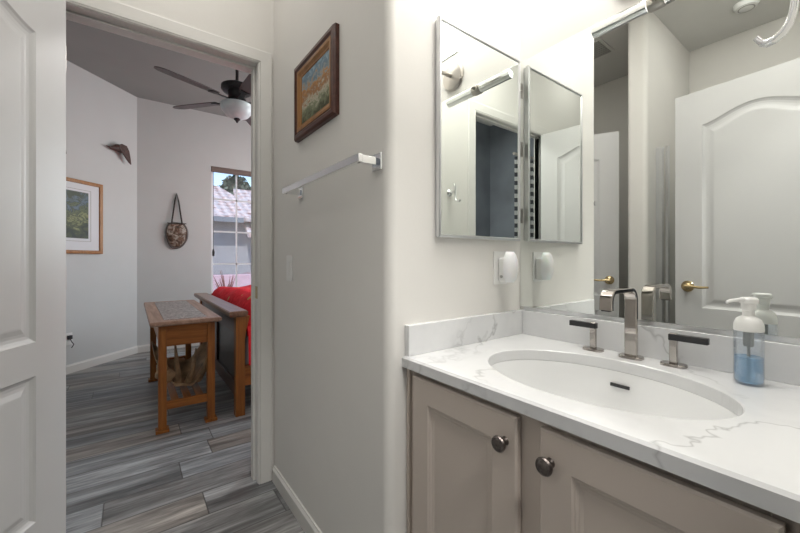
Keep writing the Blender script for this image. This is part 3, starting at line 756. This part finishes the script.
# ================================================================== SEEN IN THE MIRROR
sg_ = thing('shower_enclosure', 'clear glass shower enclosure with chrome frame behind the near door, seen in the mirror', 'shower', (-.5, -.52, 0))
b = MB()
b.box(-.909, -.872, -.535, -.505, .08, 1.84); b.box(-.855, -.838, -.535, -.505, .08, 1.84)
b.box(-.80, -.79, -.535, -.505, .08, 1.84); b.box(-.053, XR, -.535, -.505, .08, 1.84)
b.box(-.909, -.868, -.53, -.51, 1.82, 1.84); b.build('metal_frame', 'alu', sg_, bevel=.002)
MB().box(-.79, -.053, -.523, -.517, .09, 1.84).build('glass_panel', 'shower_glass', sg_)
MB().box(-.909, XR, -.57, -.47, 0, .08).build('curb', 'porcelain', sg_, bevel=.006)
b = MB(); b.tube([(-.78, -.50, .92), (-.78, -.47, .92), (-.78, -.47, 1.02), (-.78, -.50, 1.02)], .006, 8); b.build('handle', 'chrome', sg_, smooth=True)
vt = thing('ceiling_vent', 'square white louvred vent in the bathroom ceiling seen in the mirror', 'vent', (-1.36, -.58, HC))
b = MB(); b.box(-1.50, -1.25, -.70, -.45, HC - .010, HC); b.build('frame', 'ceiling', vt, bevel=.003)
for i in range(8): MB().box(-1.48, -1.27, -.685 + i * .028, -.665 + i * .028, HC - .016, HC - .0095).build('slat', 'grey', vt)
sm = thing('smoke_alarm', 'round white smoke alarm on the bathroom ceiling at the top of the mirror', 'smoke alarm', (-.515, -.84, HC))
b = MB(); b.lathe([(0, 0), (.065, 0), (.065, .012), (.055, .028), (.03, .034), (0, .035)], (-.515, -.84, HC), (0, 0, -1), 32); b.build('housing', 'plastic', sm, smooth=True)
b = MB(); b.lathe([(.036, 0), (.042, 0), (.042, .003), (.036, .003)], (-.515, -.84, HC - .0315), (0, 0, -1), 32, cap=False); b.build('grille', 'grey', sm)
st = MB()
for i in range(40):
    t0, t1 = i / 40, (i + 1) / 40
    f0 = lambda t: (.30 + .010 * math.sin(t * 40), -.64 + t * .31)
    a0, a1 = f0(t0), f0(t1); st.rings([[(a0[0], a0[1], .25), (a1[0], a1[1], .25), (a1[0] + .004, a1[1], .25), (a0[0] + .004, a0[1], .25)], [(a0[0], a0[1], 1.98), (a1[0], a1[1], 1.98), (a1[0] + .004, a1[1], 1.98), (a0[0] + .004, a0[1], 1.98)]])
hc_ = thing('hall_curtain', 'dark and white striped cloth panel hanging in the hall, seen twice-reflected', 'curtain', (.30, -.48, .25))
st.build('cloth', 'stripe', hc_)
b = MB(); b.tube([(.30, -1.22, 2.0), (.30, -.30, 2.0)], .012, 10); b.build('rod', 'nickel', hc_, smooth=True)

# ================================================================== BEDROOM
# console table: cherry with stone inset
t0x, t1x, t0y, t1y, tz_ = -3.985, -2.655, .088, .487, .700
tt = thing('console_table', 'cherry wood table with speckled stone inset top at the foot of the bed', 'table', (-3.32, .29, 0))
b = MB(); rectp = [(t0x, t0y), (t1x, t0y), (t1x, t1y), (t0x, t1y)]
b.rings([[(t0x + i if k in (0, 3) else t1x - i, t0y + i if k in (0, 1) else t1y - i, z) for k in range(4)] for i, z in ((.012, tz_ - .030), (0, tz_ - .022), (0, tz_ - .005), (.004, tz_), (.075, tz_), (.075, tz_ - .004))], True, True)
b.build('tabletop', 'top_x', tt)
MB().box(t0x + .078, t1x - .078, t0y + .078, t1y - .078, tz_ - .004, tz_ + .001).build('stone_inset', 'granite', tt)
lx0, lx1, ly0, ly1 = t0x + .045, t1x - .085, t0y + .045, t1y - .035; LW = .045
for x in (lx0, lx1):
    for y in (ly0, ly1 - LW):
        b = MB(); b.box(x, x + LW, y, y + LW, .018, tz_ - .03)
        c = (x + LW / 2, y + LW / 2)
        b.box(c[0] - .036, c[0] + .036, c[1] - .036, c[1] + .036, 0, .019)
        b.build('leg', 'table_z', tt, bevel=.0015)
b = MB(); zz0, zz1 = tz_ - .165, tz_ - .030
for xa in (lx1 + .012, lx0 + .010):
    MB().box(xa, xa + .024, ly0 + LW, ly1 - LW, zz0, zz1).build('end_apron', 'table_y', tt, bevel=.001)
    MB().box(xa - .002, xa + .024, ly0 + LW, ly1 - LW, .135, .185).build('end_stretcher', 'table_y', tt, bevel=.001)
for ya in (ly0 + .010, ly1 - .034): MB().box(lx0 + LW, lx1, ya, ya + .024, zz0, zz1).build('side_apron', 'table_x', tt, bevel=.001)
for i in range(3):
    y = ly0 + LW + .030 + i * .072
    MB().box(lx0 + .034, lx1 + .010, y, y + .042, .155, .170).build('shelf_slat', 'table_x', tt, bevel=.001)
# antler on the shelf
an = thing('antler', 'brown palmate antler lying on the lower shelf of the cherry table', 'antler', (-2.95, .29, .17))
b = MB(); rows = []
PALM = []
nu, nv = 16, 8
for i in range(nu + 1):
    u = i / nu; row = []
    for j in range(nv + 1):
        v_ = j / nv
        y = .135 + .335 * u; x = -2.93 - .30 * v_ + .05 * math.sin(u * 3)
        z = .205 + .30 * (u - .5) ** 2 * 2.2 + .10 * v_ * v_ + .010 * math.sin(u * 17) - .02 * math.sin(PI * v_)
        row.append(Vector((x, y + .06 * (v_ - .5) * (u - .5), z)))
    rows.append(row)
th = Vector((0, 0, .016))
top = [[p + th for p in r_] for r_ in rows]
for A in (rows, top):
    for r0, r1 in zip(A, A[1:]):
        for j in range(nv): b.face([r0[j], r0[j + 1], r1[j + 1], r1[j]])
for r_, t_ in ((rows[0], top[0]), (rows[-1], top[-1])):
    for j in range(nv): b.face([r_[j], r_[j + 1], t_[j + 1], t_[j]])
for j in (0, nv):
    for i in range(nu): b.face([rows[i][j], rows[i + 1][j], top[i + 1][j], top[i][j]])
b.build('palm', 'antler', an, smooth=True, angle=60)
for k_, (yy0, zz_, tx_, ty_, tz2) in enumerate([(.15, .30, -2.86, .14, .42), (.20, .26, -2.84, .165, .50), (.26, .22, -2.86, .235, .54), (.32, .215, -2.86, .36, .47), (.38, .23, -2.84, .42, .40), (.44, .29, -2.88, .455, .46)]):
    b = MB(); p0 = Vector((-2.93, yy0, zz_)); p2 = Vector((tx_, ty_, tz2)); pm = (p0 + p2) / 2 + Vector((.04, 0, -.02))
    b.tube([p0, p0.lerp(pm, .6), pm, p2], [.026, .022, .016, .004], 10); b.build('tine', 'antler', an, smooth=True)
b = MB(); b.tube([(-2.90, .16, .35), (-2.86, .19, .325), (-2.83, .20, .315)], [.030, .034, .040], 14); b.build('burr', 'antler', an, smooth=True)

# bed: footboard, rails, mattress and quilt
bd = thing('bed', 'walnut bed with dark panelled footboard beyond the cherry table', 'bed', (-3.45, .62, 0))
bx0, bx1, fy0, fy1 = -4.30, -2.655, .575, .635
for x in (bx1 - .065, bx0):
    b = MB(); b.rings([[(x - 0 + a0, y_, z) for a0, y_ in ((0, fy0), (.065, fy0), (.065, fy1 + w_), (0, fy1 + w_))] for w_, z in ((0, 0), (0, .52), (.006, .58), (.022, .65), (.032, .692))]); b.build('footboard_post', 'table_z', bd, bevel=.003)
b = MB(); b.rings([[(bx1 + .03 - i, .527 + i, z), (bx1 + .03 - i, .648 - i, z), (bx0 - .03 + i, .648 - i, z), (bx0 - .03 + i, .527 + i, z)] for i, z in ((.010, .692), (.004, .700), (0, .712), (0, .726), (.006, .733))]); b.build('top_rail', 'foot_x', bd)
b = MB(); b.box(bx0 + .065, bx1 - .065, fy0 + .012, fy1 - .008, .56, .692); b.box(bx0 + .065, bx1 - .065, fy0 + .012, fy1 - .008, .12, .22); 
for x in (-3.50,): b.box(x, x + .07, fy0 + .013, fy1 - .009, .22, .56)
b.build('footboard_frame', 'frame_dark', bd, bevel=.002)
MB().box(bx0 + .065, bx1 - .065, fy0 + .028, fy1 - .020, .22, .56).build('footboard_panel', 'dark_panel', bd)
for x in (bx1 - .05, bx0 + .02): MB().box(x, x + .03, fy1, 2.72, .20, .34).build('side_rail', 'table_y', bd, bevel=.002)
MB().box(bx0 + .05, bx1 - .06, fy1 + .02, 2.70, .24, .62).build('mattress', 'mat_board', bd, bevel=.04, seg=4)
MB().box(bx0, bx1, 2.72, 2.78, 0, 1.25).build('headboard', 'foot_x', bd, bevel=.01)
# quilt: closed shell draped over the mattress, puffed at the foot
b = MB(); nu, nv = 40, 30; G = []
for i in range(nu + 1):
    u = i / nu; row = []
    for j in range(nv + 1):
        v_ = j / nv; y = fy1 + .018 + 1.95 * u
        s_ = v_ * 2 - 1; xc = (bx0 + bx1) / 2; hw = (bx1 - bx0) / 2 - .012
        x = xc + hw * (s_ if abs(s_) < .9 else math.copysign(.9 + .1 * math.sin((abs(s_) - .9) / .1 * PI / 2), s_))
        edge_ = min(1, (1 - abs(s_)) / .07); ey_ = min(1, u / .06)
        zt_ = .80 + .018 * math.sin(u * 9 + s_ * 2) + .012 * math.sin(s_ * 11 + u * 4) + .010 * math.sin(u * 31) 
        z = zt_ - .16 * (1 - edge_) ** 2.2 - .13 * (1 - ey_) ** 2 * edge_
        x += .02 * (1 - edge_) * math.sin(u * 30) * (1 if s_ > 0 else -1) * .6
        row.append(Vector((x, y, z)))
    G.append(row)
low = [[p - Vector((0, 0, .10)) for p in r_] for r_ in G]
for A in (G, low):
    for r0, r1 in zip(A, A[1:]):
        for j in range(nv): b.face([r0[j], r0[j + 1], r1[j + 1], r1[j]])
for r_, t_ in ((G[0], low[0]), (G[-1], low[-1])):
    for j in range(nv): b.face([r_[j], r_[j + 1], t_[j + 1], t_[j]])
for j in (0, nv):
    for i in range(nu): b.face([G[i][j], G[i + 1][j], low[i + 1][j], low[i][j]])
# hanging side skirt towards the doorway
for i in range(nu):
    def sk_(k_): 
        p = G[k_][nv]; return [p + Vector((-.004, 0, -.02)), Vector((p.x + .022 + .008 * math.sin(k_ * 1.3), p.y, .58)), Vector((p.x + .03 + .010 * math.sin(k_ * 1.3 + .4), p.y, .35))]
    a_, c_ = sk_(i), sk_(i + 1)
    for m_ in (0, 1): b.face([a_[m_], a_[m_ + 1], c_[m_ + 1], c_[m_]])
ql = b.build('quilt', 'quilt', smooth='all'); tag(ql, 'bright red patterned quilt spread over the bed', 'quilt')

# black curved luggage-like strap object beside the bed rail
# (kept as the curved black bed-side bracket the photo shows)
b = MB(); b.tube([(bx1 + .012, .72, .56), (bx1 + .030, .76, .53), (bx1 + .040, .80, .46), (bx1 + .040, .83, .38), (bx1 + .035, .84, .28)], [.012, .018, .022, .024, .020], 10)
b.build('curved_bracket', 'black', bd, smooth=True)

# hanging shell ornament on the window wall
ho = thing('hanging_ornament', 'round mottled hide ornament hanging by a dark cord on the bedroom wall', 'wall ornament', (-5.185, .445, 1.40))
oy, oz = .445, 1.40
def ov(k_, x):
    pts_ = []
    for i in range(40):
        a = 2 * PI * i / 40; r_ = 1 + .03 * math.sin(3 * a + 1)
        yy_ = .118 * k_ * math.cos(a) * r_; zz_ = .175 * k_ * math.sin(a) * r_
        if zz_ > .125 * k_: zz_ = .125 * k_ + (zz_ - .125 * k_) * .35
        pts_.append((x, oy + yy_, oz + zz_))
    return pts_
MB().rings([ov(1, -5.188), ov(1.03, -5.172), ov(1.0, -5.155), ov(.90, -5.150), ov(.88, -5.160)]).build('rim', 'rim', ho, smooth=True)
MB().rings([ov(.885, -5.158), ov(.7, -5.150), ov(.4, -5.143), ov(.1, -5.140)]).build('hide_face', 'shell', ho, smooth=True)
b = MB(); b.tube([(-5.155, oy - .055, oz + .12), (-5.172, oy - .020, oz + .40), (-5.178, oy, oz + .50), (-5.172, oy + .020, oz + .40), (-5.155, oy + .055, oz + .12)], .0085, 8); b.build('cord', 'leather', ho, smooth=True)
b = MB(); b.box(-5.165, -5.150, oy - .10, oy + .10, oz + .125, oz + .135); b.build('cross_stick', 'leather', ho)

# things on the angled wall
def on_w1(name, label, cat, s_, z):
    p = CW + DW * s_
    # local x along wall toward the viewer's left (DW), local y out of the wall, so local frame rotated
    t_ = thing(name, label, cat, (p.x, p.y, z), math.atan2(DW.y, DW.x)); return t_
# frame: s .442..~1.05 hidden partly by door
fp = on_w1('framed_print', 'honey oak framed woodland print in a white mat on the angled bedroom wall', 'picture', .442, 1.145)
b = MB()
def lf(b_, x0_, x1_, z0_, z1_, prof):
    lp_ = [[(x0_ + i, h, z0_ + i), (x1_ - i, h, z0_ + i), (x1_ - i, h, z1_ - i), (x0_ + i, h, z1_ - i)] for i, h in prof]; lp_.append(lp_[0]); return b_.rings(lp_, False, False)
PW, PH = .90, .72
lf(b, 0, PW, 0, PH, [(0, 0), (0, .024), (.010, .028), (.030, .024), (.034, .012), (.034, 0)]); b.build('frame', 'wood_oak', fp, local=True)
MB().box(.034, PW - .034, .002, .012, .034, PH - .034).build('mat', 'mat_board', fp, local=True)
b = MB(); lf(b, .118, PW - .118, .120, PH - .090, [(0, .012), (0, .0135), (.004, .0135), (.004, .012)]); b.build('mat_line', 'grey', fp, local=True)
MB().box(.145, PW - .145, .012, .0135, .150, PH - .115).build('print', 'forest_art', fp, local=True)
# flying bird ornaments
def bird(s_, z, label, sc_=1, flip=1):
    t_ = on_w1('bird_ornament', label, 'wall ornament', s_, z)
    b_ = MB(); S = sc_
    # beak points toward +x (viewer's left)
    b_.tube([(.175 * S, .045, .018 * S), (.14 * S, .045, .018 * S), (.10 * S, .045, .020 * S), (.06 * S, .04, .030 * S), (.0, .03, .035 * S), (-.05 * S, .03, .03 * S), (-.10 * S, .03, .045 * S)], [.003 * S, .007 * S, .022 * S, .034 * S, .038 * S, .030 * S, .012 * S], 12)
    b_.sphere((.02 * S, .045, .040 * S), .070 * S, sc_=(1, .40, .50))
    b_.build('body', 'bird', t_, local=True, smooth=True)
    # near wing
    prof_ = [(.055, .055), (.02, .085), (-.04, .080), (-.072, .030), (-.088, -.045), (-.098, -.112), (-.070, -.095), (-.020, -.045), (.025, .000), (.05, .025)]
    b_ = MB(); pp = [(x * S, z_ * S) for x, z_ in prof_]
    b_.rings([[(x, .062, z_) for x, z_ in pp], [(x, .076, z_) for x, z_ in pp]]); b_.build('wing', 'bird', t_, local=True, bevel=.003)
    b_ = MB(); b_.tube([(-.04 * S, .03, .075 * S), (-.08 * S, .025, .075 * S), (-.105 * S, .02, .068 * S)], [.012, .014, .008], 8); b_.build('tail', 'bird', t_, local=True, smooth=True)
    return t_
bird(.250, 2.262, 'dark carved flying bird with folded wing on the angled bedroom wall', 1.0)
bird(.93, 2.165, 'second dark carved bird half hidden by the open door edge', .85)
# outlet with black plug on angled wall
og = on_w1('wall_outlet', 'white outlet with a small black plug low on the angled wall', 'outlet', .735, .33)
MB().box(0, .07, 0, .005, -.057, .057).build('cover_plate', 'plastic', og, local=True, bevel=.002)
b = MB(); b.box(.018, .050, .005, .028, -.002, .034); b.tube([(.034, .02, 0), (.030, .035, -.03), (.012, .035, -.055), (.03, .03, -.085)], .004, 6); b.build('plug', 'black', og, local=True)

# ceiling fan
fxx, fyy, fz = -3.42, .75, 2.575
cf = thing('ceiling_fan', 'dark five-blade ceiling fan with a milky glass bowl light in the bedroom', 'ceiling fan', (fxx, fyy, HB))
b = MB(); b.tube([(fxx, fyy, HB - .04), (fxx, fyy, fz + .05)], .013, 12); b.lathe([(0, 0), (.065, 0), (.06, .03), (.03, .055), (0, .06)], (fxx, fyy, HB), (0, 0, -1), 24); b.build('downrod', 'blackmetal', cf, smooth=True)
b = MB(); b.lathe([(0, .075), (.04, .07), (.10, .058), (.128, .040), (.130, .010), (.115, -.005), (.075, -.010), (.070, -.055), (.080, -.075), (.060, -.090), (0, -.095)], (fxx, fyy, fz), (0, 0, 1), 36); b.build('motor', 'blackmetal', cf, smooth=True)
b = MB(); b.lathe([(.06, -.110), (.130, -.118), (.136, -.135), (.127, -.170), (.096, -.212), (.05, -.235), (0, -.240)], (fxx, fyy, fz), (0, 0, 1), 40); b.build('glass_bowl', 'bowl', cf, smooth=True)
b = MB(); b.lathe([(0, -.234), (.022, -.236), (.028, -.246), (.014, -.260), (.007, -.274), (0, -.278)], (fxx, fyy, fz), (0, 0, 1), 18); b.build('finial', 'blackmetal', cf, smooth=True)
for a in (-68, -140, 148, 76, 4):
    A = math.radians(a); Mx = Matrix.Translation((fxx, fyy, fz - .082)) @ Matrix.Rotation(A, 4, 'Z') @ Matrix.Rotation(math.radians(-12), 4, 'X')
    b = MB(); out = [(.19, -.045), (.30, -.060), (.50, -.066), (.62, -.060), (.655, -.035), (.665, 0), (.655, .035), (.62, .060), (.50, .066), (.30, .060), (.19, .045)]
    b.rings([[Mx @ Vector((x, y, -.003)) for x, y in out], [Mx @ Vector((x, y, .003)) for x, y in out]])
    bl_ = b.build('blade', 'blade', cf)
    b = MB(); b.box(.07, .24, -.016, .016, -.010, -.0035, Mx); b.box(.19, .24, -.038, .038, -.010, -.0035, Mx); b.build('blade_bracket', 'blackmetal', bl_)
